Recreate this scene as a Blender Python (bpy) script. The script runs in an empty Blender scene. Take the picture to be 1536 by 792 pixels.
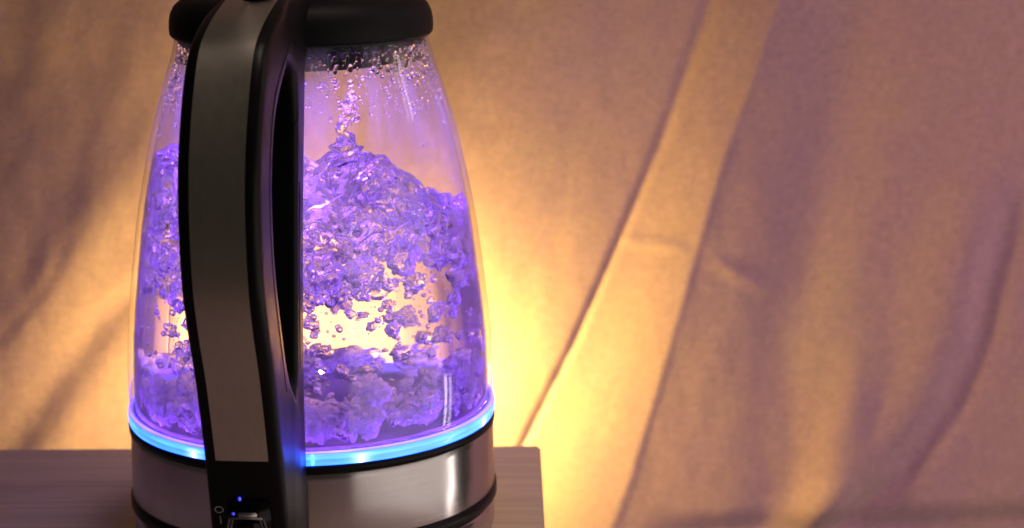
import bpy, bmesh, math, random
from mathutils import Vector, Matrix, noise, Euler
random.seed(7)
PI = math.pi
R_ = math.radians
S = bpy.context.scene
COL = S.collection

# ------------------------------------------------------------------ camera
Z0 = 0.060                       # height of the top of the light ring above the table
CAMX, CAMY, CAMZ = 0.0888, -0.8613, 0.25 + Z0
PITCH, ROLL, FPX = 0.2178, 0.0074, 3026.4
cam_d = bpy.data.cameras.new('camera')
cam = bpy.data.objects.new('camera', cam_d); COL.objects.link(cam)
cam.matrix_world = (Matrix.Translation((CAMX, CAMY, CAMZ)) @ Matrix.Rotation(PI/2 - PITCH, 4, 'X')
                    @ Matrix.Rotation(ROLL * -1, 4, 'Z'))
cam_d.sensor_width = 36.0
cam_d.lens = FPX / 1536 * 36.0
cam_d.clip_start = 0.01; cam_d.clip_end = 60
cam_d.dof.use_dof = True
cam_d.dof.focus_distance = 0.80
cam_d.dof.aperture_fstop = 11.5
S.camera = cam

# ------------------------------------------------------------------ world + lamps
W = bpy.data.worlds.new('World'); S.world = W; W.use_nodes = True
W.node_tree.nodes['Background'].inputs[0].default_value = (1.0, 0.88, 0.74, 1)
W.node_tree.nodes['Background'].inputs[1].default_value = 0.023

def lamp(name, kind, loc, color, power, size=0.1, size_y=None, target=None, **kw):
    d = bpy.data.lights.new(name, kind); d.color = color; d.energy = power
    if kind == 'AREA':
        d.size = size
        if size_y: d.shape = 'RECTANGLE'; d.size_y = size_y
    else:
        d.shadow_soft_size = size
    for k, v in kw.items(): setattr(d, k, v)
    o = bpy.data.objects.new(name, d); COL.objects.link(o); o.location = loc
    if target is not None:
        o.rotation_euler = (Vector(target) - Vector(loc)).to_track_quat('-Z', 'Y').to_euler()
    return o

# the warm lamp standing on the floor side of the table, behind the kettle
lamp('warm_lamp', 'POINT', (0.004, 0.350, -0.048), (1.0, 0.72, 0.15), 5.8, 0.014)
# the dim room in front: added fills for cloth and table, a tall narrow window to the right
lamp('cloth_fill', 'AREA', (1.00, -0.12, 1.02), (1.0, 0.50, 0.66), 1.45, 0.40, None, (0.68, 0.4, 0.0), spread=R_(74))  # soft mauve fill added out of frame to light the cloth
lamp('table_fill', 'AREA', (0.25, -0.12, 1.30), (1.0, 0.76, 0.68), 0.17, 0.25, None, (0.12, -0.08, 0.0), spread=R_(32))  # narrow overhead fill added to brighten the table without the cloth
lamp('side_room_light', 'AREA', (1.55, -0.85, -0.25), (1.0, 0.86, 0.80), 9.0, 2.3, 1.5, (0.0, 0.0, 0.0))
lamp('window_light', 'AREA', (1.35, 0.20, 0.95), (1.0, 0.88, 0.88), 1.8, 0.08, 0.95, (0.0, 0.0, 0.2))
lamp('steel_streak_light', 'AREA', (1.35, 0.20, -0.44), (1.0, 0.86, 0.82), 0.9, 0.06, 0.42, (0.0, 0.0, 0.05))  # low strip added for the streak on the steel and lower glass

S.view_settings.view_transform = 'Standard'
S.view_settings.look = 'None'
S.view_settings.exposure = 0.0
S.view_settings.gamma = 1.0
S.view_settings.use_curve_mapping = False
S.render.engine = 'CYCLES'
c = S.cycles
c.max_bounces = 28; c.transmission_bounces = 28; c.glossy_bounces = 10; c.diffuse_bounces = 3
c.transparent_max_bounces = 24; c.volume_bounces = 1
c.caustics_reflective = True; c.caustics_refractive = True
c.sample_clamp_indirect = 6.0; c.blur_glossy = 0.2
c.use_denoising = True
c.use_adaptive_sampling = False

# ------------------------------------------------------------------ helpers
def link(name, me, mat=None, parent=None, smooth=True):
    o = bpy.data.objects.new(name, me); COL.objects.link(o)
    if mat: me.materials.append(mat)
    if parent: o.parent = parent
    if smooth:
        for p in me.polygons: p.use_smooth = True
    return o

def empty(name, loc, label, cat):
    o = bpy.data.objects.new(name, None); COL.objects.link(o); o.location = loc
    o['label'] = label; o['category'] = cat
    return o

def mesh(name, v, f):
    me = bpy.data.meshes.new(name); me.from_pydata([tuple(p) for p in v], [], f); me.update()
    return me

def lathe(prof, n=160, closed=False):
    """prof: list of (r, z). Returns verts, faces."""
    v, f = [], []
    for r, z in prof:
        for i in range(n):
            a = 2*PI*i/n
            v.append((r*math.cos(a), r*math.sin(a), z))
    m = len(prof)
    rng = range(m if closed else m-1)
    for k in rng:
        k2 = (k+1) % m
        for i in range(n):
            j = (i+1) % n
            f.append((k*n+i, k*n+j, k2*n+j, k2*n+i))
    return v, f

def interp(tab, x):
    if x <= tab[0][0]: return tab[0][1]
    for (a, b), (c_, d) in zip(tab, tab[1:]):
        if x <= c_: return b + (d-b)*(x-a)/(c_-a)
    return tab[-1][1]

def catmull(pts, per=8, closed=False):
    out = []; n = len(pts)
    rng = range(n if closed else n-1)
    for i in rng:
        g = lambda k: Vector(pts[k % n] if closed else pts[max(0, min(n-1, k))])
        p0, p1, p2, p3 = g(i-1), g(i), g(i+1), g(i+2)
        for j in range(per):
            t = j/per
            out.append(0.5*((2*p1) + (-p0+p2)*t + (2*p0-5*p1+4*p2-p3)*t*t + (-p0+3*p1-3*p2+p3)*t**3))
    if not closed: out.append(Vector(pts[-1]))
    return out

def sstep(a, b, x):
    if a == b: return 0.0 if x < a else 1.0
    t = max(0.0, min(1.0, (x-a)/(b-a))); return t*t*(3-2*t)

# ------------------------------------------------------------------ materials
def mat(name):
    m = bpy.data.materials.new(name); m.use_nodes = True
    nt = m.node_tree; return m, nt, nt.nodes['Principled BSDF'], nt.nodes['Material Output']
def N(nt, t, **kw):
    n = nt.nodes.new(t)
    for k, v in kw.items(): setattr(n, k, v)
    return n
def setin(n, d):
    for k, v in d.items(): n.inputs[k].default_value = v
def ramp(nt, stops):
    r = N(nt, 'ShaderNodeValToRGB'); e = r.color_ramp.elements
    while len(e) < len(stops): e.new(0.5)
    for el, (p, col) in zip(e, stops): el.position = p; el.color = (*col, 1) if len(col) == 3 else col
    return r

def m_black(name='black_plastic', rough=0.32, base=0.012, bump=0.0):
    m, nt, b, o = mat(name)
    setin(b, {'Base Color': (base, base, base*1.05, 1), 'IOR': 1.28})
    tc = N(nt, 'ShaderNodeTexCoord'); ns = N(nt, 'ShaderNodeTexNoise'); setin(ns, {'Scale': 60.0, 'Detail': 5.0})
    nt.links.new(tc.outputs['Object'], ns.inputs['Vector'])
    mr = N(nt, 'ShaderNodeMapRange'); setin(mr, {'To Min': rough-0.06, 'To Max': rough+0.10})
    nt.links.new(ns.outputs['Fac'], mr.inputs['Value']); nt.links.new(mr.outputs[0], b.inputs['Roughness'])
    if bump:
        n2 = N(nt, 'ShaderNodeTexNoise'); setin(n2, {'Scale': 1800.0, 'Detail': 2.0})
        nt.links.new(tc.outputs['Object'], n2.inputs['Vector'])
        bp = N(nt, 'ShaderNodeBump'); setin(bp, {'Strength': bump, 'Distance': 0.0002})
        nt.links.new(n2.outputs['Fac'], bp.inputs['Height']); nt.links.new(bp.outputs[0], b.inputs['Normal'])
    return m

def m_steel(name, base=(0.50, 0.47, 0.44), rough=0.30, aniso=0.75, vertical_streak=(1, 1, 1), rot=0.25):
    m, nt, b, o = mat(name)
    setin(b, {'Anisotropic Rotation': rot, 'Base Color': (*base, 1), 'Metallic': 1.0, 'Anisotropic': aniso})
    tc = N(nt, 'ShaderNodeTexCoord'); mp = N(nt, 'ShaderNodeMapping')
    mp.inputs['Scale'].default_value = vertical_streak
    nt.links.new(tc.outputs['Object'], mp.inputs['Vector'])
    ns = N(nt, 'ShaderNodeTexNoise'); setin(ns, {'Scale': 1.0, 'Detail': 6.0, 'Roughness': 0.7})
    nt.links.new(mp.outputs[0], ns.inputs['Vector'])
    mr = N(nt, 'ShaderNodeMapRange'); setin(mr, {'To Min': rough-0.05, 'To Max': rough+0.06})
    nt.links.new(ns.outputs['Fac'], mr.inputs['Value']); nt.links.new(mr.outputs[0], b.inputs['Roughness'])
    cr = ramp(nt, [(0.20, [x*0.84 for x in base]), (0.7, [min(1, x*1.06) for x in base])])
    n3 = N(nt, 'ShaderNodeTexNoise'); setin(n3, {'Scale': 35.0, 'Detail': 4.0, 'Roughness': 0.6})
    nt.links.new(tc.outputs['Object'], n3.inputs['Vector'])
    mx = N(nt, 'ShaderNodeMath', operation='MULTIPLY_ADD'); mx.inputs[1].default_value = 0.5
    nt.links.new(ns.outputs['Fac'], mx.inputs[0])
    hf = N(nt, 'ShaderNodeMath', operation='MULTIPLY'); hf.inputs[1].default_value = 0.5
    nt.links.new(n3.outputs['Fac'], hf.inputs[0]); nt.links.new(hf.outputs[0], mx.inputs[2])
    nt.links.new(mx.outputs[0], cr.inputs[0]); nt.links.new(cr.outputs[0], b.inputs['Base Color'])
    bp = N(nt, 'ShaderNodeBump'); setin(bp, {'Strength': 0.05, 'Distance': 0.00005})
    nt.links.new(ns.outputs['Fac'], bp.inputs['Height']); nt.links.new(bp.outputs[0], b.inputs['Normal'])
    tg = N(nt, 'ShaderNodeTangent'); tg.direction_type = 'RADIAL'; tg.axis = 'Z'
    nt.links.new(tg.outputs[0], b.inputs['Tangent'])
    return m

def m_thin_glass():
    """kettle wall: straight-through glass, surface reflection, a streaky haze for the LED glow"""
    m, nt, b, o = mat('kettle_glass'); nt.nodes.remove(b)
    tr = N(nt, 'ShaderNodeBsdfTransparent'); tr.inputs[0].default_value = (0.975, 0.97, 0.985, 1)
    gl = N(nt, 'ShaderNodeBsdfGlossy'); setin(gl, {'Roughness': 0.05})
    lw = N(nt, 'ShaderNodeLayerWeight'); lw.inputs['Blend'].default_value = 0.5
    pw = N(nt, 'ShaderNodeMath', operation='POWER'); pw.inputs[1].default_value = 5.0
    nt.links.new(lw.outputs['Facing'], pw.inputs[0])
    fr = N(nt, 'ShaderNodeMath', operation='MULTIPLY_ADD'); fr.inputs[1].default_value = 0.9; fr.inputs[2].default_value = 0.035
    nt.links.new(pw.outputs[0], fr.inputs[0])
    m1 = N(nt, 'ShaderNodeMixShader')
    nt.links.new(fr.outputs[0], m1.inputs[0]); nt.links.new(tr.outputs[0], m1.inputs[1]); nt.links.new(gl.outputs[0], m1.inputs[2])
    df = N(nt, 'ShaderNodeBsdfDiffuse'); df.inputs[0].default_value = (0.85, 0.85, 0.9, 1)
    tl = N(nt, 'ShaderNodeBsdfTranslucent'); tl.inputs[0].default_value = (0.85, 0.85, 0.9, 1)
    m2 = N(nt, 'ShaderNodeMixShader'); m2.inputs[0].default_value = 0.5
    nt.links.new(df.outputs[0], m2.inputs[1]); nt.links.new(tl.outputs[0], m2.inputs[2])
    tc = N(nt, 'ShaderNodeTexCoord'); mp = N(nt, 'ShaderNodeMapping'); mp.inputs['Scale'].default_value = (48, 48, 7)
    nt.links.new(tc.outputs['Object'], mp.inputs['Vector'])
    ns = N(nt, 'ShaderNodeTexNoise'); setin(ns, {'Scale': 1.0, 'Detail': 5.0, 'Roughness': 0.55, 'Distortion': 0.6})
    nt.links.new(mp.outputs[0], ns.inputs['Vector'])
    mr = N(nt, 'ShaderNodeMapRange'); setin(mr, {'From Min': 0.44, 'From Max': 0.68, 'To Min': 0.02, 'To Max': 0.30})  # haze laid on the wall, imitating violet LED glow in the glass
    nt.links.new(ns.outputs['Fac'], mr.inputs['Value'])
    # haze thinned below the waterline to keep the water's contrast
    sx = N(nt, 'ShaderNodeSeparateXYZ'); nt.links.new(tc.outputs['Object'], sx.inputs[0])
    zr = N(nt, 'ShaderNodeMapRange'); setin(zr, {'From Min': 0.085, 'From Max': 0.13, 'To Min': 0.04, 'To Max': 1.0})
    nt.links.new(sx.outputs['Z'], zr.inputs['Value'])
    mu = N(nt, 'ShaderNodeMath', operation='MULTIPLY')
    nt.links.new(mr.outputs[0], mu.inputs[0]); nt.links.new(zr.outputs[0], mu.inputs[1])
    m3 = N(nt, 'ShaderNodeMixShader')
    nt.links.new(mu.outputs[0], m3.inputs[0]); nt.links.new(m1.outputs[0], m3.inputs[1]); nt.links.new(m2.outputs[0], m3.inputs[2])
    nt.links.new(m3.outputs[0], o.inputs['Surface'])
    return m

def m_water():
    m, nt, b, o = mat('boiling_water'); nt.nodes.remove(b)
    rf = N(nt, 'ShaderNodeBsdfGlass'); setin(rf, {'IOR': 1.333, 'Roughness': 0.0, 'Color': (0.97, 0.96, 1.0, 1)})
    nt.links.new(rf.outputs[0], o.inputs['Surface'])
    vs = N(nt, 'ShaderNodeVolumeScatter'); setin(vs, {'Color': (0.93, 0.90, 1.0, 1), 'Density': 0.15, 'Anisotropy': 0.1})
    nt.links.new(vs.outputs[0], o.inputs['Volume'])
    return m

def m_bubble(name, ior=0.752, froth=0.0, rough=0.0):
    m, nt, b, o = mat(name); nt.nodes.remove(b)
    g = N(nt, 'ShaderNodeBsdfGlass'); setin(g, {'IOR': ior, 'Roughness': rough, 'Color': (1, 1, 1, 1)})
    if froth <= 0:
        nt.links.new(g.outputs[0], o.inputs['Surface']); return m
    df = N(nt, 'ShaderNodeBsdfDiffuse'); df.inputs[0].default_value = (0.80, 0.78, 0.86, 1)
    tl = N(nt, 'ShaderNodeBsdfTranslucent'); tl.inputs[0].default_value = (0.80, 0.78, 0.86, 1)
    m2 = N(nt, 'ShaderNodeMixShader'); m2.inputs[0].default_value = 0.55
    nt.links.new(df.outputs[0], m2.inputs[1]); nt.links.new(tl.outputs[0], m2.inputs[2])
    tc = N(nt, 'ShaderNodeTexCoord'); ns = N(nt, 'ShaderNodeTexNoise'); setin(ns, {'Scale': 260.0, 'Detail': 4.0, 'Roughness': 0.7})
    nt.links.new(tc.outputs['Object'], ns.inputs['Vector'])
    mr = N(nt, 'ShaderNodeMapRange'); setin(mr, {'From Min': 0.40, 'From Max': 0.62, 'To Min': froth*0.25, 'To Max': min(1, froth*1.9)})
    nt.links.new(ns.outputs['Fac'], mr.inputs['Value'])
    m3 = N(nt, 'ShaderNodeMixShader')
    nt.links.new(mr.outputs[0], m3.inputs[0]); nt.links.new(g.outputs[0], m3.inputs[1]); nt.links.new(m2.outputs[0], m3.inputs[2])
    nt.links.new(m3.outputs[0], o.inputs['Surface'])
    bp = N(nt, 'ShaderNodeBump'); setin(bp, {'Strength': 0.6, 'Distance': 0.0008})
    nt.links.new(ns.outputs['Fac'], bp.inputs['Height'])
    nt.links.new(bp.outputs[0], g.inputs['Normal'])
    return m

def m_ring():
    m, nt, b, o = mat('lit_ring')
    setin(b, {'Base Color': (0.25, 0.45, 0.9, 1), 'Roughness': 0.12})
    tc = N(nt, 'ShaderNodeTexCoord'); sx = N(nt, 'ShaderNodeSeparateXYZ'); nt.links.new(tc.outputs['Object'], sx.inputs[0])
    # stripes of brightness along the height (moulded grooves in the light guide)
    wv = N(nt, 'ShaderNodeMath', operation='MULTIPLY_ADD'); wv.inputs[1].default_value = 1/0.0058; wv.inputs[2].default_value = 0.0063/0.0058
    nt.links.new(sx.outputs['Z'], wv.inputs[0])
    cr = ramp(nt, [(0.0, (0.06, 0.66, 7.0)), (0.18, (0.16, 0.62, 7.0)), (0.42, (0.08, 0.52, 6.5)), (0.55, (0.20, 0.74, 7.0)), (0.78, (0.08, 0.58, 7.0)), (0.9, (0.30, 0.22, 6.0)), (1.0, (0.8, 0.45, 8.0))])
    nt.links.new(wv.outputs[0], cr.inputs[0])
    ns = N(nt, 'ShaderNodeTexNoise'); mp = N(nt, 'ShaderNodeMapping'); mp.inputs['Scale'].default_value = (55, 55, 300)
    nt.links.new(tc.outputs['Object'], mp.inputs['Vector']); nt.links.new(mp.outputs[0], ns.inputs['Vector']); setin(ns, {'Scale': 1.0, 'Detail': 3.0})
    mr = N(nt, 'ShaderNodeMapRange'); setin(mr, {'From Min': 0.3, 'From Max': 0.7, 'To Min': 0.75, 'To Max': 1.25})
    nt.links.new(ns.outputs['Fac'], mr.inputs['Value'])
    at = N(nt, 'ShaderNodeMath', operation='ARCTAN2'); nt.links.new(sx.outputs['Y'], at.inputs[0]); nt.links.new(sx.outputs['X'], at.inputs[1])
    k7 = N(nt, 'ShaderNodeMath', operation='MULTIPLY_ADD'); k7.inputs[1].default_value = 7.0; k7.inputs[2].default_value = -7.0*R_(-90+19.5)
    nt.links.new(at.outputs[0], k7.inputs[0])
    cs = N(nt, 'ShaderNodeMath', operation='COSINE'); nt.links.new(k7.outputs[0], cs.inputs[0])
    mx0 = N(nt, 'ShaderNodeMath', operation='MAXIMUM'); mx0.inputs[1].default_value = 0.0; nt.links.new(cs.outputs[0], mx0.inputs[0])
    pw = N(nt, 'ShaderNodeMath', operation='POWER'); pw.inputs[1].default_value = 22.0; nt.links.new(mx0.outputs[0], pw.inputs[0])
    hot = N(nt, 'ShaderNodeMix', data_type='RGBA', blend_type='ADD'); hot.inputs[7].default_value = (0.6, 0.7, 1.2, 1)
    zz = N(nt, 'ShaderNodeMapRange'); setin(zz, {'From Min': 0.62, 'From Max': 0.80, 'To Min': 1.0, 'To Max': 0.0}); nt.links.new(wv.outputs[0], zz.inputs['Value'])
    hm = N(nt, 'ShaderNodeMath', operation='MULTIPLY'); nt.links.new(zz.outputs[0], hm.inputs[0]); nt.links.new(pw.outputs[0], hm.inputs[1])
    nt.links.new(hm.outputs[0], hot.inputs[0]); nt.links.new(cr.outputs[0], hot.inputs[6])
    p2 = N(nt, 'ShaderNodeMath', operation='POWER'); p2.inputs[1].default_value = 420.0; nt.links.new(mx0.outputs[0], p2.inputs[0])
    zb_ = N(nt, 'ShaderNodeMapRange'); setin(zb_, {'From Min': 0.55, 'From Max': 0.40, 'To Min': 0.0, 'To Max': 1.0}); nt.links.new(wv.outputs[0], zb_.inputs['Value'])
    h2 = N(nt, 'ShaderNodeMath', operation='MULTIPLY'); nt.links.new(zb_.outputs[0], h2.inputs[0]); nt.links.new(p2.outputs[0], h2.inputs[1])
    hot2 = N(nt, 'ShaderNodeMix', data_type='RGBA', blend_type='ADD'); hot2.inputs[7].default_value = (3.0, 2.0, 3.0, 1)
    nt.links.new(h2.outputs[0], hot2.inputs[0]); nt.links.new(hot.outputs[2], hot2.inputs[6])
    # only the outer face is a diffuser
    xx = N(nt, 'ShaderNodeVectorMath', operation='MULTIPLY'); xx.inputs[1].default_value = (1, 1, 0); nt.links.new(tc.outputs['Object'], xx.inputs[0])
    ln = N(nt, 'ShaderNodeVectorMath', operation='LENGTH'); nt.links.new(xx.outputs[0], ln.inputs[0])
    rm = N(nt, 'ShaderNodeMapRange'); setin(rm, {'From Min': 0.0782, 'From Max': 0.0796, 'To Min': 0.02, 'To Max': 1.0}); nt.links.new(ln.outputs['Value'], rm.inputs['Value'])
    es = N(nt, 'ShaderNodeMath', operation='MULTIPLY'); nt.links.new(rm.outputs[0], es.inputs[0]); nt.links.new(mr.outputs[0], es.inputs[1])
    nt.links.new(hot2.outputs[2], b.inputs['Emission Color']); nt.links.new(es.outputs[0], b.inputs['Emission Strength'])
    return m

def m_emit(name, col, s):
    m, nt, b, o = mat(name)
    setin(b, {'Base Color': (0.8, 0.8, 0.9, 1), 'Emission Color': (*col, 1), 'Emission Strength': s}); return m

def m_cloth():
    m, nt, b, o = mat('cloth'); setin(b, {'Roughness': 0.85, 'Sheen Weight': 0.15, 'Sheen Roughness': 0.4})
    tc = N(nt, 'ShaderNodeTexCoord')
    n1 = N(nt, 'ShaderNodeTexNoise'); setin(n1, {'Scale': 11.0, 'Detail': 5.0, 'Roughness': 0.6})
    n2 = N(nt, 'ShaderNodeTexNoise'); setin(n2, {'Scale': 210.0, 'Detail': 5.0, 'Roughness': 0.75})
    mpv = N(nt, 'ShaderNodeMapping'); mpv.inputs['Scale'].default_value = (600, 600, 160)
    mph = N(nt, 'ShaderNodeMapping'); mph.inputs['Scale'].default_value = (160, 160, 600)
    w1 = N(nt, 'ShaderNodeTexNoise'); w2 = N(nt, 'ShaderNodeTexNoise')
    for w, mp in ((w1, mpv), (w2, mph)):
        setin(w, {'Scale': 1.0, 'Detail': 2.0}); nt.links.new(tc.outputs['Object'], mp.inputs['Vector']); nt.links.new(mp.outputs[0], w.inputs['Vector'])
    for n in (n1, n2): nt.links.new(tc.outputs['Object'], n.inputs['Vector'])
    c1 = ramp(nt, [(0.36, (0.54, 0.335, 0.37)), (0.52, (0.57, 0.355, 0.355)), (0.68, (0.58, 0.38, 0.335))])
    nt.links.new(n1.outputs['Fac'], c1.inputs[0])
    add = N(nt, 'ShaderNodeMath', operation='ADD'); nt.links.new(w1.outputs['Fac'], add.inputs[0]); nt.links.new(w2.outputs['Fac'], add.inputs[1])
    add2 = N(nt, 'ShaderNodeMath', operation='MULTIPLY_ADD'); add2.inputs[1].default_value = 1.3
    nt.links.new(n2.outputs['Fac'], add2.inputs[0]); nt.links.new(add.outputs[0], add2.inputs[2])
    g = N(nt, 'ShaderNodeMapRange'); setin(g, {'From Min': 1.15, 'From Max': 2.15, 'To Min': 0.82, 'To Max': 1.16})
    nt.links.new(add2.outputs[0], g.inputs['Value'])
    mx = N(nt, 'ShaderNodeMix', data_type='RGBA', blend_type='MULTIPLY'); mx.inputs[0].default_value = 1.0
    nt.links.new(c1.outputs[0], mx.inputs[6]); nt.links.new(g.outputs[0], mx.inputs[7])
    nt.links.new(mx.outputs[2], b.inputs['Base Color'])
    bp = N(nt, 'ShaderNodeBump'); setin(bp, {'Strength': 0.25, 'Distance': 0.0006})
    nt.links.new(add2.outputs[0], bp.inputs['Height']); nt.links.new(bp.outputs[0], b.inputs['Normal'])
    return m

def m_wood():
    m, nt, b, o = mat('table_wood'); setin(b, {'Roughness': 0.5})
    tc = N(nt, 'ShaderNodeTexCoord'); mp = N(nt, 'ShaderNodeMapping'); mp.inputs['Scale'].default_value = (6, 140, 30)
    nt.links.new(tc.outputs['Object'], mp.inputs['Vector'])
    ns = N(nt, 'ShaderNodeTexNoise'); setin(ns, {'Scale': 1.0, 'Detail': 7.0, 'Roughness': 0.65, 'Distortion': 0.5})
    nt.links.new(mp.outputs[0], ns.inputs['Vector'])
    cr = ramp(nt, [(0.25, (0.38, 0.30, 0.21)), (0.5, (0.54, 0.43, 0.31)), (0.75, (0.66, 0.54, 0.40))])
    nt.links.new(ns.outputs['Fac'], cr.inputs[0]); nt.links.new(cr.outputs[0], b.inputs['Base Color'])
    bp = N(nt, 'ShaderNodeBump'); setin(bp, {'Strength': 0.2, 'Distance': 0.0004})
    nt.links.new(ns.outputs['Fac'], bp.inputs['Height']); nt.links.new(bp.outputs[0], b.inputs['Normal'])
    return m

BLACK = m_black('black_plastic', 0.36, 0.004)
LIDM = m_black('lid_plastic', 0.55, 0.006, 0.3)
STEEL = m_steel('brushed_steel', (0.60, 0.57, 0.55), 0.25, 0.85, (25, 25, 1400))
INLAY = m_steel('inlay_steel', (0.66, 0.62, 0.52), 0.36, 0.3, (500, 500, 30))
PLATE = m_steel('plate_steel', (0.30, 0.30, 0.31), 0.38, 0.1, (120, 120, 120))
SEAM = m_black('seam_rubber', 0.9, 0.001)
GLASS = m_thin_glass()
WATER = m_water()
BUB = m_bubble('bubble_surface')
FROTH = m_bubble('froth_surface', froth=0.06, rough=0.0)
DROP = m_bubble('droplet_surface', ior=1.333)
RING = m_ring()
CLOTH = m_cloth()
WOOD = m_wood()

# ------------------------------------------------------------------ table
v = []
bx0, bx1, by0, by1, th = -0.62, 0.1035, -0.55, 0.1150, 0.022
bm = bmesh.new()
bmesh.ops.create_cube(bm, size=1.0)
for q in bm.verts:
    q.co = Vector(((bx0 if q.co.x < 0 else bx1), (by0 if q.co.y < 0 else by1), (-th if q.co.z < 0 else 0.0)))
    if q.co.x > 0 and q.co.y > 0: q.co.x = 0.1025
bmesh.ops.bevel(bm, geom=bm.edges[:], offset=0.0012, segments=2, affect='EDGES')
me = bpy.data.meshes.new('table_top'); bm.to_mesh(me); bm.free()
table = empty('table', (0, 0, -0.45), 'light brown wooden table top with a straight right edge, under the kettle', 'table')
o = link('table_top', me, WOOD, None, False); o.parent = table; o.location = (0, 0, 0.45)
for sx, sy in ((-0.58, -0.50), (0.07, -0.50), (-0.58, 0.08), (0.07, 0.08)):
    bm = bmesh.new(); bmesh.ops.create_cube(bm, size=1.0)
    for q in bm.verts: q.co = Vector((q.co.x*0.035, q.co.y*0.035, q.co.z*0.427))
    bmesh.ops.bevel(bm, geom=bm.edges[:], offset=0.003, segments=2, affect='EDGES')
    me = bpy.data.meshes.new('leg'); bm.to_mesh(me); bm.free()
    o = link('leg', me, WOOD, table, False); o.location = (sx, sy, 0.2135)

# ------------------------------------------------------------------ cloth backdrop
CY = 0.40
def to_px(x, y, z):
    X, Y, Z = x-CAMX, y-CAMY, z-CAMZ
    cp, sp = math.cos(PITCH), math.sin(PITCH)
    d = Y*cp - Z*sp; w = Z*cp + Y*sp
    return 768 + X/d*FPX, 396 - w/d*FPX
def line(pts):
    return lambda py: interp([(b, a) for a, b in pts], py) if pts[0][1] < py < pts[-1][1] else (
        pts[0][0] + (pts[1][0]-pts[0][0])/(pts[1][1]-pts[0][1])*(py-pts[0][1]) if py <= pts[0][1] else
        pts[-1][0] + (pts[-1][0]-pts[-2][0])/(pts[-1][1]-pts[-2][1])*(py-pts[-1][1]))
# the folds, as positions along the cloth (millimetres are set below)
cA = line([(1075, 0), (1000, 210), (930, 370), (862, 520), (785, 670)])
cB = line([(1172, 0), (1130, 120), (1085, 240), (1040, 390), (990, 560), (940, 720), (912, 792)])
cC = line([(785, 0), (742, 110), (690, 260), (600, 480)])
cD = line([(1300, 0), (1262, 150), (1225, 330), (1190, 520), (1170, 700)])
cE = line([(1530, 300), (1492, 420), (1470, 520), (1425, 620), (1350, 720), (1240, 800)])
cF = line([(225, 200), (150, 320), (70, 440), (-20, 560)])
cG = line([(260, 380), (160, 470), (85, 570), (20, 665)])
cH = line([(120, 330), (75, 420), (0, 500)])
def cloth_h(px, py):
    h = 0.0
    a, b_ = cA(py), cB(py)
    # pleat: valley at A, ramp up to the ridge at B, then a drop
    h += -0.0020*math.exp(-((px-a+5)/(6+8*max(0, 1-py/400)))**2)
    if px > a: 
        t = (px-a)/max(30, b_-a)
        if t < 1: h += 0.0085*t
        else: h += 0.0085*math.exp(-(t-1)*0.9) - 0.0004*sstep(0, 0.06, t-1)*math.exp(-(t-1)*1.5)
    d = px-cC(py); h += 0.010*sstep(-190, -10, d) - 0.012*sstep(20, 330, d)
    d = px-cD(py); h += -0.003*math.exp(-(d/60)**2)
    d = px-cE(py); h += -0.0030*math.exp(-(d/26)**2)*sstep(180, 420, py) + 0.003*math.exp(-((d+60)/50)**2)*sstep(180, 420, py)
    d = px-cF(py); h += 0.0022*math.exp(-(d/55)**2)*sstep(150, 330, py)
    d = px-cG(py); h += -0.0024*math.exp(-(d/36)**2)*sstep(330, 480, py)
    d = px-cH(py); h += -0.0004*math.exp(-(d/12)**2)*sstep(300, 400, py)*(1-sstep(480, 540, py))
    d = px-70-(670-py)*0.5; h += 0.003*math.exp(-(d/60)**2)*sstep(430, 640, py)
    h += 0.028*sstep(430, -80, px)*(1.3*sstep(80, 660, py) - 0.3)
    # small crease between the pleat and the wide panel
    d = py-(362+(px-940)*0.12); h += 0.0012*math.exp(-(d/7)**2)*sstep(925, 950, px)*(1-sstep(1010, 1040, px))
    d = py-(395+(px-1075)*0.55); h += 0.0010*math.exp(-(d/9)**2)*sstep(1060, 1090, px)*(1-sstep(1130, 1180, px))
    d = py-(778-max(0, (px-1000))*0.02); h += -0.004*sstep(-12, 30, d)*sstep(930, 1080, px)
    d = px-1330-(py-400)*-0.25; h += 0.004*math.exp(-(d/40)**2)*sstep(450, 650, py)
    q = Vector((px/330.0, py/900.0, 0.3)); h += 0.0022*noise.noise(q)
    q = Vector((px/90.0+py/260.0, py/420.0, 7.3)); h += 0.0007*noise.noise(q)
    q = Vector((px/30.0, py/60.0, 2.3)); h += 0.00025*noise.noise(q)
    return h
nx, nz = 700, 300
X0, X1, ZA, ZB = -0.60, 0.85, -0.42, 0.62
xs = [X0 + (X1-X0)*i/nx for i in range(nx+1)]
v = []; f = []
for k in range(nz+1):
    z = ZA + (ZB-ZA)*k/nz
    for x in xs:
        px, py = to_px(x, CY, z)
        v.append((x, CY + 0.04*max(0.0, (x-0.1)/0.9)**2 + 0.02*min(0.0, (x-0.1)/0.9)**2 - cloth_h(px, py), z))
for k in range(nz):
    for i in range(nx):
        a = k*(nx+1)+i; f.append((a, a+1, a+nx+2, a+nx+1))
me = mesh('draped_fabric', v, f)
cl = link('draped_fabric', me, CLOTH)
mod = cl.modifiers.new('thickness', 'SOLIDIFY'); mod.thickness = 0.0008; mod.offset = 1.0
cl['label'] = 'mauve and tan draped fabric hanging in diagonal folds behind the kettle, lit yellow from below'
cl['category'] = 'fabric'; cl['kind'] = 'thing'

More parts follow.
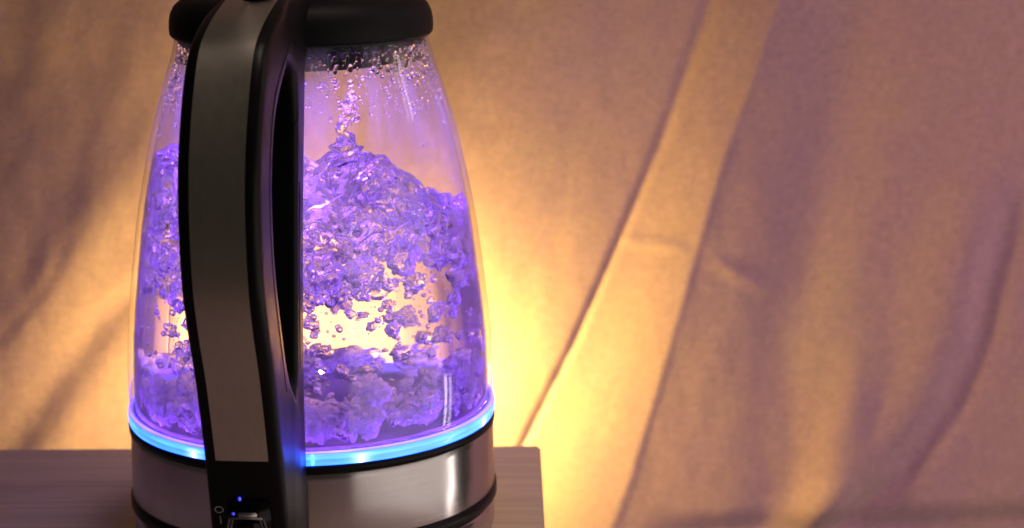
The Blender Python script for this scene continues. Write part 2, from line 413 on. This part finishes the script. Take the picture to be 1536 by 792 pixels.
# ------------------------------------------------------------------ power base
pb = empty('power_base', (0, 0, 0), 'low round power base with a dark rim directly under the kettle', 'kettle base')
v, f = lathe([(0.0001, 0.001), (0.078, 0.001), (0.0795, 0.002), (0.0800, 0.0045), (0.0800, 0.0125), (0.0795, 0.0140), (0.0780, 0.0145), (0.0001, 0.0145)])
o = link('base_shell', mesh('base_shell', v, f), STEEL, pb)
for i in range(3):
    a = 2*PI*i/3 + 0.4
    v, f = lathe([(0.0001, 0.0), (0.006, 0.0), (0.006, 0.00095), (0.0001, 0.00095)], 20)
    o = link('rubber_foot', mesh('rubber_foot', v, f), BLACK, pb); o.location = (0.062*math.cos(a), 0.062*math.sin(a), 0)

# ------------------------------------------------------------------ kettle
K = empty('electric_kettle', (0, 0, 0.0147), 'glass electric kettle with black lid and handle, steel base band and glowing blue ring', 'kettle')
KZ = Z0 - 0.0147
def kpart(name, v, f, m, smooth=True, parent=None):
    """geometry given with z = 0 at the top of the light ring"""
    me = mesh(name, v, f); o = link(name, me, m, parent or K, smooth)
    if parent is None or parent is K: o.location = (0, 0, KZ)
    return o

# glass wall radius by height (outer)
GR = [(-0.001, 0.0797), (0.003, 0.0800), (0.012, 0.0801), (0.028, 0.0796), (0.042, 0.0783), (0.053, 0.0770), (0.065, 0.0755),
      (0.077, 0.0739), (0.090, 0.0718), (0.1025, 0.0692), (0.114, 0.0667), (0.1225, 0.0645), (0.132, 0.0619), (0.141, 0.0592),
      (0.148, 0.0570), (0.153, 0.0553), (0.158, 0.0541), (0.1605, 0.0538)]
def gr(z): return interp(GR, z)
TW = 0.0024
zs = [-0.001 + 0.1615*k/70 for k in range(71)]
def gsm(z): return (gr(z-0.003)+2*gr(z)+gr(z+0.003))/4
outer = [(gsm(z), z) for z in zs]
inner = [(gsm(z)-TW, z) for z in reversed(zs)]
v, f = lathe(outer + inner, 192, closed=True)
kpart('glass_body', v, f, GLASS)

# lit ring, gasket, steel band, base rim
v, f = lathe([(0.0770, -0.0006), (0.0798, -0.0006), (0.0805, -0.0010), (0.0807, -0.0035), (0.0806, -0.0052), (0.0803, -0.0062), (0.0770, -0.0062)], 192, True)
kpart('light_ring', v, f, RING)
v, f = lathe([(0.0765, -0.0064), (0.0804, -0.0064), (0.0807, -0.0078), (0.0806, -0.0097), (0.0765, -0.0097)], 192, True)
kpart('gasket', v, f, BLACK)
v, f = lathe([(0.0760, -0.0099), (0.0796, -0.0099), (0.0799, -0.0103), (0.0800, -0.0130), (0.0802, -0.0250), (0.0803, -0.0385), (0.0801, -0.0390), (0.0760, -0.0390)], 192, True)
kpart('steel_band', v, f, STEEL)
v, f = lathe([(0.0740, -0.0392), (0.0806, -0.0392), (0.0812, -0.0398), (0.0812, -0.0435), (0.0804, -0.0442), (0.0790, -0.0448), (0.0740, -0.0448)], 192, True)
kpart('base_rim', v, f, BLACK)
# inner floor: heating plate with a raised disc
v, f = lathe([(0.0001, -0.0012), (0.050, -0.0012), (0.0520, -0.0018), (0.0640, -0.0018), (0.0655, -0.0014), (0.0695, -0.0014), (0.0700, -0.0045), (0.0768, -0.0045), (0.0768, -0.0052), (0.0001, -0.0052)], 128)
kpart('heating_plate', v, f, PLATE)

# lid
v, f = lathe([(0.0001, 0.1787), (0.020, 0.1787), (0.040, 0.1785), (0.0460, 0.1778), (0.0505, 0.1762), (0.0537, 0.1735), (0.0553, 0.1702), (0.0559, 0.1670), (0.0560, 0.1635),
              (0.0558, 0.1617), (0.0553, 0.1610), (0.0515, 0.1608), (0.0515, 0.1575), (0.0440, 0.1570), (0.0435, 0.1505), (0.0425, 0.1495), (0.0001, 0.1495)], 160)
lid = kpart('lid', v, f, LIDM)
v, f = lathe([(0.0001, 0.1980), (0.0105, 0.1980), (0.0120, 0.1972), (0.0122, 0.1955), (0.0116, 0.1840), (0.0120, 0.1800), (0.0130, 0.1786)], 64)
o = kpart('lid_knob', v, f, BLACK, True, lid); o.location = (0.006, -0.012, 0)
v, f = lathe([(0.0130, 0.17905), (0.0170, 0.17905), (0.0172, 0.17875), (0.0130, 0.17875)], 64, True)
o = kpart('knob_collar', v, f, BLACK, True, lid); o.location = (0.006, -0.012, 0)
# condensation ring clamp
v, f = lathe([(0.0542, 0.1603), (0.0546, 0.1603), (0.0546, 0.1611), (0.0542, 0.1611)], 160, True)
kpart('lid_seal', v, f, m_black('seal', 0.2, 0.05))

# ------------------------------------------------------------------ handle
AZ = R_(5.0)
def hpoint(s, z, w=0.0):
    return Vector((-s*math.sin(AZ)+w*math.cos(AZ), -s*math.cos(AZ)-w*math.sin(AZ), z))
front = [(0.128, -0.040), (0.1355, -0.013), (0.1420, 0.014), (0.1520, 0.048), (0.1610, 0.0700), (0.1665, 0.0910), (0.1665, 0.1200), (0.1600, 0.1430), (0.1455, 0.1665), (0.1290, 0.1760), (0.0980, 0.1835), (0.070, 0.1875), (0.052, 0.1880), (0.0400, 0.1840)]
back = [(0.0440, 0.1730), (0.0570, 0.1640), (0.0572, 0.1560), (0.0600, 0.1430), (0.0680, 0.1100), (0.0753, 0.0700), (0.0795, 0.0350), (0.0812, 0.0040), (0.0815, -0.0150), (0.0815, -0.0400)]
hole = [(0.1120, 0.0330), (0.1200, 0.0430), (0.1285, 0.0590), (0.1360, 0.0790), (0.1405, 0.0980), (0.1405, 0.1200), (0.1330, 0.1400), (0.1180, 0.1530), (0.1050, 0.1585), (0.0930, 0.1600), (0.0840, 0.1570), (0.0790, 0.1500),
        (0.0785, 0.1380), (0.0820, 0.1180), (0.0880, 0.0820), (0.0915, 0.0560), (0.0940, 0.0400), (0.0990, 0.0320), (0.1050, 0.0300)]
outer_loop = catmull(front, 10) + catmull(back, 10)
hole_loop = catmull(hole, 12, True)
NL = 220
def resample(pts, n, closed):
    P = [Vector(p) for p in pts] + ([Vector(pts[0])] if closed else [])
    L = [0.0]
    for a, b_ in zip(P, P[1:]): L.append(L[-1] + (b_-a).length)
    out = []; k = 0
    for i in range(n):
        t = L[-1]*i/(n if closed else n-1)
        while k < len(L)-2 and L[k+1] < t: k += 1
        u = (t-L[k])/max(1e-9, L[k+1]-L[k]); out.append(P[k].lerp(P[k+1], u))
    return out
O_ = resample(outer_loop, NL, True)
cen = Vector((0.108, 0.095))
def ang(p):   # angle measured about the hole's centre with the long axis squeezed
    q = p-cen; return math.atan2(q.y*0.45, q.x)
Hd = resample(hole_loop, 720, True)
Hang = [(ang(p), p) for p in Hd]
def hole_at(a):
    return min(Hang, key=lambda t: abs((t[0]-a+PI) % (2*PI)-PI))[1]
I_ = [hole_at(ang(p)) for p in O_]
for _ in range(3):
    I_ = [(I_[k-1]+I_[k]*2+I_[(k+1) % NL])/4 for k in range(NL)]
NS = 56; v = []; f = []
secs = []
for k in range(NL):
    o_, i_ = O_[k], I_[k]
    cc = (o_+i_)/2; d = o_-i_; L = d.length/2; u = d.normalized()
    w = 0.0150 - 0.0026*sstep(0.115, 0.085, cc.x) + 0.0022*sstep(0.02, -0.04, cc.y)*sstep(0.08, 0.12, cc.x)
    secs.append((cc, u, L, w))
    for j in range(NS):
        t = 2*PI*j/NS; ct, st = math.cos(t), math.sin(t)
        # fixed-size rounding at the four corners
        rad = min(0.0055, L*0.9)
        e1 = 2/8.0
        a = math.copysign(abs(ct)**e1, ct); b_ = math.copysign(abs(st)**e1, st)
        qx = a*L if L < 0.02 else math.copysign(L - 0.02*(1-abs(a)), ct) if abs(ct) > 1e-6 else 0.0
        if L >= 0.02 and abs(a) < 0.5: qx = a/0.5*(L-0.01)
        p = cc + u*qx
        v.append(hpoint(p.x, p.y, b_*w))
for k in range(NL):
    k2 = (k+1) % NL
    for j in range(NS):
        j2 = (j+1) % NS
        f.append((k*NS+j, k2*NS+j, k2*NS+j2, k*NS+j2))
handle = kpart('handle', v, [tuple(reversed(q)) for q in f], BLACK)

# moulding seam between the two halves of the grip, on its sides
for side in (-1, 1):
    pts = []
    for k in range(NL):
        cc, u, L, w = secs[k]
        if cc.x > 0.075 and cc.y > 0.03: pts.append((k, hpoint(*(cc - u*L*0.42), side*(w+0.00002)), Vector((u.x, u.y))))
    V = []; F = []
    for q, (k, p, u) in enumerate(pts):
        uu = hpoint(u.x, u.y) - hpoint(0, 0); nn = hpoint(0, 0, 1.0)
        for j in range(6):
            a = 2*PI*j/6; V.append(p + uu*0.00028*math.cos(a) + nn*0.00020*math.sin(a))
    for q in range(len(pts)-1):
        if pts[q+1][0] != pts[q][0]+1: continue
        for j in range(6): F.append((q*6+j, q*6+(j+1) % 6, (q+1)*6+(j+1) % 6, (q+1)*6+j))
    kpart('seam', V, F, SEAM, True, handle)

# brushed inlay along the front of the handle
arc = resample(catmull([p for p in front if 0.0145 > 99 or p[1] >= -0.02], 14), 120, False)
arc = [p for p in arc if p.y > 0.0143 or p.x < 0.12]
v = []; f = []
n = len(arc); m_ = 9
for k, p in enumerate(arc):
    t = (arc[min(n-1, k+1)]-arc[max(0, k-1)]).normalized(); nn = Vector((t.y, -t.x))
    if nn.x < 0 and abs(nn.x) > abs(nn.y): nn = -nn
    for j in range(m_):
        w = -1+2*j/(m_-1)
        q = p + nn*(0.00025 - 0.0001*w*w)
        v.append(hpoint(q.x, q.y, w*0.0100))
    for j in range(m_):
        w = 1-2*j/(m_-1)
        q = p - nn*0.0008
        v.append(hpoint(q.x, q.y, w*0.0100))
M2 = 2*m_
for k in range(n-1):
    for j in range(M2):
        j2 = (j+1) % M2; f.append((k*M2+j, k*M2+j2, (k+1)*M2+j2, (k+1)*M2+j))
f.append(tuple(range(M2))); f.append(tuple(reversed(range((n-1)*M2, n*M2))))
inlay = kpart('handle_inlay', v, f, INLAY, False, handle)
inlay.data.materials.append(BLACK)
for ip, p in enumerate(inlay.data.polygons):
    if len(p.vertices) != 4 or (ip % M2) >= m_-1: p.material_index = 1
    p.use_smooth = len(p.vertices) == 4 and (ip % M2) < m_-1
bm = bmesh.new(); bm.from_mesh(inlay.data)
bmesh.ops.split_edges(bm, edges=[e for e in bm.edges if len({q.material_index for q in e.link_faces}) > 1])
bmesh.ops.recalc_face_normals(bm, faces=bm.faces[:]); bm.to_mesh(inlay.data); bm.free()
# black thin seam line where the inlay meets the side frames is the handle's own rounded edge

def box_part(name, s, z, w, ds, dz, dw, m, parent, bev=0.0008, tilt=0.0):
    bm = bmesh.new(); bmesh.ops.create_cube(bm, size=1.0)
    for q in bm.verts: q.co = Vector((q.co.x*ds, q.co.y*dw, q.co.z*dz))
    bmesh.ops.bevel(bm, geom=bm.edges[:], offset=bev, segments=3, affect='EDGES')
    for q in bm.verts:
        x, y, zz = q.co
        xr = x*math.cos(tilt)-zz*math.sin(tilt); zr = x*math.sin(tilt)+zz*math.cos(tilt)
        q.co = hpoint(s+xr, z+zr, w+y)
    me = bpy.data.meshes.new(name); bm.to_mesh(me); bm.free()
    o = link(name, me, m, parent, False)
    for p in me.polygons: p.use_smooth = True
    return o

CLEARP, nt, b, oo = mat('clear_plastic'); setin(b, {'Base Color': (0.9, 0.92, 1, 1), 'Roughness': 0.08, 'Transmission Weight': 0.9, 'IOR': 1.49})
WHITE, nt, b, oo = mat('white_print'); setin(b, {'Base Color': (0.75, 0.75, 0.75, 1), 'Roughness': 0.6})
# switch: dark housing, clear rocker lever and its printed marks
tl = -0.26
box_part('switch_housing', 0.1364, -0.0100, 0.0010, 0.0040, 0.0200, 0.0160, m_black('housing', 0.18, 0.004), handle, 0.0012, tl)
lev = box_part('switch_lever', 0.1392, -0.0122, 0.0010, 0.0022, 0.0085, 0.0096, m_black('lever_core', 0.12, 0.006), handle, 0.0010, tl-0.30)
box_part('lever_lip', 0.1430, -0.0049, 0.0014, 0.0012, 0.0022, 0.0072, m_steel('lip', (0.75, 0.73, 0.68), 0.4, 0.0, (100, 100, 100)), lev, 0.0004, tl)
box_part('lever_bar', 0.1424, -0.0064, 0.0006, 0.0010, 0.0007, 0.0130, m_steel('bar', (0.6, 0.58, 0.55), 0.3, 0.0, (100, 100, 100)), lev, 0.0003, tl)
for w0, w1 in ((-0.0056, -0.0084), (0.0072, 0.0092)):
    for off in (0.0, 0.0014):
        bm = bmesh.new(); rr = 0.00036 if off == 0.0 else 0.00022; rings = []
        for t in range(9):
            u_ = t/8; zz = -0.0064-0.0125*u_; ss = 0.1424-0.0036*u_; ww = w0+(w1-w0)*(u_**0.8)-math.copysign(off, w0)
            rings.append([bm.verts.new(hpoint(ss+rr*math.cos(2*PI*q/8), zz, ww+rr*math.sin(2*PI*q/8))) for q in range(8)])
        for a_, b_ in zip(rings, rings[1:]):
            for q in range(8): bm.faces.new((a_[q], a_[(q+1) % 8], b_[(q+1) % 8], b_[q]))
        bm.faces.new(rings[0]); bm.faces.new(rings[-1])
        bmesh.ops.recalc_face_normals(bm, faces=bm.faces[:])
        me = bpy.data.meshes.new('lever_arm'); bm.to_mesh(me); bm.free()
        link('lever_arm', me, CLEARP, lev)
IND, nt, b, oo = mat('indicator_light'); setin(b, {'Emission Color': (0.02, 0.025, 1.0, 1), 'Emission Strength': 0.9})
box_part('indicator_light', 0.1398, 0.0004, -0.0022, 0.0008, 0.0018, 0.0012, IND, handle, 0.0003, tl)
box_part('indicator_light', 0.1424, -0.0046, -0.0042, 0.0008, 0.0012, 0.0012, IND, lev, 0.0003, tl)
LEAK = m_emit('ring_leak_glow', (0.20, 1.6, 7.0), 1.0)  # glowing block added for the cyan light leak beside the handle
kc = box_part('ring_leak_glow', 0.0806, -0.0032, 0.0146, 0.0010, 0.0044, 0.0012, LEAK, K, 0.0002, 0.0); kc.location = (0, 0, KZ)
def print_mark(kind, s, z, w):
    bm = bmesh.new()
    if kind == 'O':
        n_ = 32; vv = []
        for rr in (0.0011, 0.0016):
            for i in range(n_):
                a = 2*PI*i/n_; vv.append(bm.verts.new(hpoint(s + 0.26*rr*math.sin(a), z + rr*math.sin(a)*0.95, w + rr*math.cos(a)*1.15)))
        for i in range(n_):
            j = (i+1) % n_; bm.faces.new((vv[i], vv[j], vv[n_+j], vv[n_+i]))
    else:
        q = [bm.verts.new(hpoint(s + 0.26*b_*0.0018, z + b_*0.0018, w + a*0.00025)) for a, b_ in ((-1, -1), (1, -1), (1, 1), (-1, 1))]
        bm.faces.new(q)
    bmesh.ops.solidify(bm, geom=bm.faces[:], thickness=0.00008)
    me = bpy.data.meshes.new('mark'); bm.to_mesh(me); bm.free()
    o = link('printed_off_mark' if kind == 'O' else 'printed_on_mark', me, WHITE, handle, False); return o
print_mark('O', 0.13815, -0.0046, -0.0106)
print_mark('I', 0.13712, -0.0090, -0.0104)
# lid release button near the top of the handle
v, f = lathe([(0.0001, 0.0006), (0.0050, 0.0006), (0.0056, 0.0003), (0.0058, -0.0006), (0.0001, -0.0006)], 40)
btn = kpart('release_button', v, f, BLACK, True, handle)
btn.matrix_local = Matrix.Translation(hpoint(0.0960, 0.1853, 0.002)) @ Matrix.Rotation(-AZ, 4, 'Z') @ Matrix.Rotation(R_(16), 4, 'X')

# ------------------------------------------------------------------ boiling water
Bw = empty('boiling_water', (0, 0, Z0), 'churning boiling water full of bubbles inside the glass kettle, lit violet', 'water')
def wr(z): return gsm(z) - TW - 0.0003
def mound(x, y):
    r = math.hypot(x, y)
    h = 0.084
    h += 0.022*math.exp(-(((x-0.010)/0.036)**2 + ((y+0.004)/0.034)**2)**1.3)
    h += 0.011*math.exp(-(((x-0.041)/0.013)**2 + ((y+0.015)/0.022)**2))
    h += 0.007*math.exp(-(((x-0.030)/0.008)**2 + ((y+0.03)/0.014)**2))
    h += 0.030*math.exp(-(((x+0.058)/0.020)**2 + ((y+0.01)/0.045)**2))
    h += 0.006*math.exp(-(((x-0.018)/0.008)**2 + ((y+0.012)/0.009)**2))
    q = Vector((x*38, y*38, 1.7)); h += 0.0065*noise.noise(q)
    q = Vector((x*95, y*95, 4.2)); h += 0.0034*noise.noise(q)
    q = Vector((x*240+math.sin(y*160), y*200, 9.2)); h += 0.0014*noise.noise(q)
    rg = abs(noise.noise(Vector((x*60, y*60, 13.0)))); h += -0.006*(rg**0.7) + 0.002
    return h
NT, NR = 256, 110
v = []; f = []
ztop = []
for i in range(NT):
    a = 2*PI*i/NT; z = 0.09
    for _ in range(6):
        r = wr(z); z = mound(r*math.cos(a), r*math.sin(a))
    ztop.append(z)
v.append((0, 0, mound(0, 0)))
for k in range(1, NR+1):
    t = k/NR
    for i in range(NT):
        a = 2*PI*i/NT; r = wr(ztop[i])*t
        v.append((r*math.cos(a), r*math.sin(a), mound(r*math.cos(a), r*math.sin(a))))
NW = 60; zb = -0.0042
for k in range(1, NW+1):
    for i in range(NT):
        a = 2*PI*i/NT; z = ztop[i] + (zb-ztop[i])*k/NW; r = wr(z)
        v.append((r*math.cos(a), r*math.sin(a), z))
v.append((0, 0, zb)); last = len(v)-1
for i in range(NT):
    f.append((0, 1+i, 1+(i+1) % NT))
for k in range(NR+NW-1):
    for i in range(NT):
        j = (i+1) % NT; a = 1+k*NT; b_ = a+NT
        f.append((a+i, b_+i, b_+j, a+j))
a = 1+(NR+NW-1)*NT
for i in range(NT): f.append((a+i, last, a+(i+1) % NT))
link('water_body', mesh('water_body', v, f), WATER, Bw)

def ico(sub):
    bm = bmesh.new(); bmesh.ops.create_icosphere(bm, subdivisions=sub, radius=1.0)
    vv = [q.co.copy() for q in bm.verts]; ff = [tuple(w.index for w in p.verts) for p in bm.faces]; bm.free(); return vv, ff
ICO2, ICO3, ICO4, ICO5 = ico(2), ico(3), ico(4), ico(5)
def lumpy(seed, a1, a2, a3, base=ICO4):
    vv, ff = base; out = []
    off = Vector((seed*3.1, seed*1.7, seed*0.9))
    for q in vv:
        d = 1 + a1*noise.noise(q*1.3+off) + a2*noise.noise(q*3.1+off) + a3*noise.noise(q*8.0+off) - a2*1.2*abs(noise.noise(q*2.2+off*2))
        out.append(q*max(0.3, d))
    return out, ff
big = []
for k in range(8):
    vv, ff = lumpy(k+1, 0.52, 0.24, 0.05); me = mesh('bubble', vv, ff); me.materials.append(BUB)
    for p in me.polygons: p.use_smooth = True
    big.append(me)
frothy = []
for k in range(8):
    vv, ff = lumpy(k+21, 0.60, 0.26, 0.07, ICO5); me = mesh('froth_lump', vv, ff); me.materials.append(FROTH)
    for p in me.polygons: p.use_smooth = True
    frothy.append(me)
rnd = random.Random(11)
def inside(x, y, z, pad):
    return math.hypot(x, y) < wr(max(0, z)) - pad and z < mound(x, y) - pad*0.8 and z > pad*0.7
placed = []
def scatter(meshes, count, rad, zr, name, rmin=0.0, sq=(0.6, 1.25), tries=4000, gap=0.75, front=0.0):
    n_ = 0
    for _ in range(tries):
        if n_ >= count: break
        a = rnd.uniform(0, 2*PI); z = rnd.uniform(*zr); R0 = wr(z)
        r = R0*math.sqrt(rnd.uniform(rmin, 1)); x, y = r*math.cos(a), r*math.sin(a)
        if rnd.random() < front and y > 0: y = -y
        s = rnd.uniform(*rad)
        if not inside(x, y, z, s*1.05): continue
        if any((x-q[0])**2+(y-q[1])**2+(z-q[2])**2 < (gap*(s+q[3]))**2 for q in placed): continue
        o = bpy.data.objects.new(name, rnd.choice(meshes)); COL.objects.link(o); o.parent = Bw
        o.location = (x, y, z); o.scale = [s*rnd.uniform(*sq) for _ in range(3)]
        o.rotation_euler = [rnd.uniform(0, 2*PI) for _ in range(3)]
        placed.append((x, y, z, s)); n_ += 1
# rising steam lumps off the plate, frothy masses higher up, clear bubbles between
scatter(frothy, 70, (0.0032, 0.0058), (0.002, 0.010), 'froth_lump', rmin=0.25, gap=0.66, front=0.5)
scatter(big, 110, (0.0024, 0.0046), (0.002, 0.010), 'bubble', rmin=0.2, gap=0.6, front=0.7)
scatter(frothy, 18, (0.0035, 0.0060), (0.008, 0.020), 'froth_lump', rmin=0.5, gap=0.7, front=1.0)
scatter(frothy, 5, (0.0055, 0.0105), (0.060, 0.105), 'froth_lump', gap=0.70, front=0.3)
scatter(frothy, 4, (0.0040, 0.0060), (0.030, 0.055), 'froth_lump', gap=0.9, front=0.3)
scatter(big, 120, (0.0030, 0.0090), (0.054, 0.104), 'bubble', gap=0.9, front=0.3)
scatter(big, 18, (0.0025, 0.0050), (0.018, 0.052), 'bubble', gap=0.9, front=0.3)
scatter(big, 110, (0.0012, 0.0030), (0.006, 0.105), 'bubble', gap=1.0, front=0.4)

# tiny round bubbles, too many to count
v = []; f = []
def add_ball(x, y, z, s, base=ICO2, stretch=(1, 1, 1)):
    n0 = len(v)
    for q in base[0]: v.append((x+q.x*s*stretch[0], y+q.y*s*stretch[1], z+q.z*s*stretch[2]))
    for p in base[1]: f.append(tuple(n0+i for i in p))
cnt = 0
while cnt < 2400:
    a = rnd.uniform(0, 2*PI); z = rnd.uniform(0.004, 0.108); 
    r = wr(z)*math.sqrt(rnd.random()); x, y = r*math.cos(a), r*math.sin(a)
    if rnd.random() < 0.3: y = -abs(y)
    s = 0.0003 + 0.0012*rnd.random()**3
    if z < 0.045 and rnd.random() < 0.6: continue
    if not inside(x, y, z, s*1.3): continue
    add_ball(x, y, z, s, ICO2, (1, 1, rnd.uniform(0.75, 1.1))); cnt += 1
o = link('tiny_bubbles', mesh('tiny_bubbles', v, f), BUB, Bw); o['kind'] = 'stuff'

# jet leaping from the mound: a knotted column and loose drops
def blob_chain(name, pts):
    """one lumpy closed surface through (x, y, z, r) points"""
    n_ = 28; V = []; F = []
    P = catmull([Vector(p) for p in pts], 9)
    for k, p in enumerate(P): p[0] += 0.0011*noise.noise(Vector((k*0.21, 5, 0))); p[1] += 0.0012*noise.noise(Vector((k*0.21, 15, 0)))
    for k, p in enumerate(P):
        for j in range(n_):
            a = 2*PI*j/n_
            r = p[3]*(1+0.65*noise.noise(Vector((math.cos(a)*1.5, math.sin(a)*1.5, k*0.22))))
            V.append((p[0]+r*math.cos(a), p[1]+r*math.sin(a), p[2]+0.3*r*noise.noise(Vector((a, k*0.3, 3)))))
    for k in range(len(P)-1):
        for j in range(n_):
            j2 = (j+1) % n_; F.append((k*n_+j, k*n_+j2, (k+1)*n_+j2, (k+1)*n_+j))
    F.append(tuple(reversed(range(n_)))); F.append(tuple(range((len(P)-1)*n_, len(P)*n_)))
    return link(name, mesh(name, V, F), DROP, Bw)
jx, jy = 0.0195, -0.012
blob_chain('water_jet', [Vector((jx-0.001, jy, 0.1080, 0.0085)), Vector((jx-0.001, jy, 0.1130, 0.0060)), Vector((jx-0.0015, jy, 0.1175, 0.0036)), Vector((jx-0.0025, jy, 0.1210, 0.0026)), Vector((jx-0.0012, jy, 0.1245, 0.0034)), Vector((jx-0.0010, jy, 0.1275, 0.0022)),
                         Vector((jx+0.0010, jy, 0.1305, 0.0030)), Vector((jx+0.0016, jy, 0.1335, 0.0022)), Vector((jx+0.0018, jy, 0.1365, 0.0016)), Vector((jx+0.002, jy, 0.1380, 0.0004))])
for x, z, s in ((jx+0.0034, 0.1262, 0.0019), (jx-0.0030, 0.1312, 0.0009), (jx+0.0016, 0.1408, 0.0013), (0.0315, 0.1490, 0.0015), (0.0300, 0.1462, 0.0009), (0.0262, 0.1430, 0.0008), (0.0250, 0.1345, 0.0009), (0.0160, 0.1310, 0.0008)):
    o = link('droplet', mesh('droplet', [q*s for q in ICO3[0]], ICO3[1]), DROP, Bw); o.location = (x, jy, z); o.scale = (1, 1, 1.15)

# condensation beads on the inside of the glass under the lid
v = []; f = []
cnt = 0
while cnt < 2800:
    a = rnd.uniform(0, 2*PI); z = 0.1602 - 0.030*rnd.random()**3.2
    if rnd.random() < 0.035: z = rnd.uniform(0.115, 0.150)
    s = 0.00042 + 0.0011*rnd.random()**2
    if z < 0.145: s *= 0.7
    r = gsm(z)-TW-0.00025*1
    x, y = r*math.cos(a), r*math.sin(a)
    add_ball(x, y, z, s, ICO2, (0.8, 0.8, rnd.uniform(0.9, 1.5)+1.4*rnd.random()**5)); cnt += 1
o = link('condensation_beads', mesh('condensation_beads', v, f), DROP, K); o.location = (0, 0, KZ); o['kind'] = 'stuff'

# LEDs sunk in the groove round the heating plate and under the edge of the glass wall
for i in range(21):
    a = 2*PI*(i+0.5)/21
    lamp('led_lamp', 'POINT', (0.0735*math.cos(a), 0.0735*math.sin(a), Z0-0.0030), (0.29, 0.08, 1.0), 0.95, 0.0010)
# lamp added under the lid, standing in for LED light bounced back down
lamp('lid_bounce_fill', 'AREA', (0, 0, Z0+0.1490), (0.32, 0.11, 1.0), 0.42, 0.075, None, (0, 0, 0), shape='DISK')
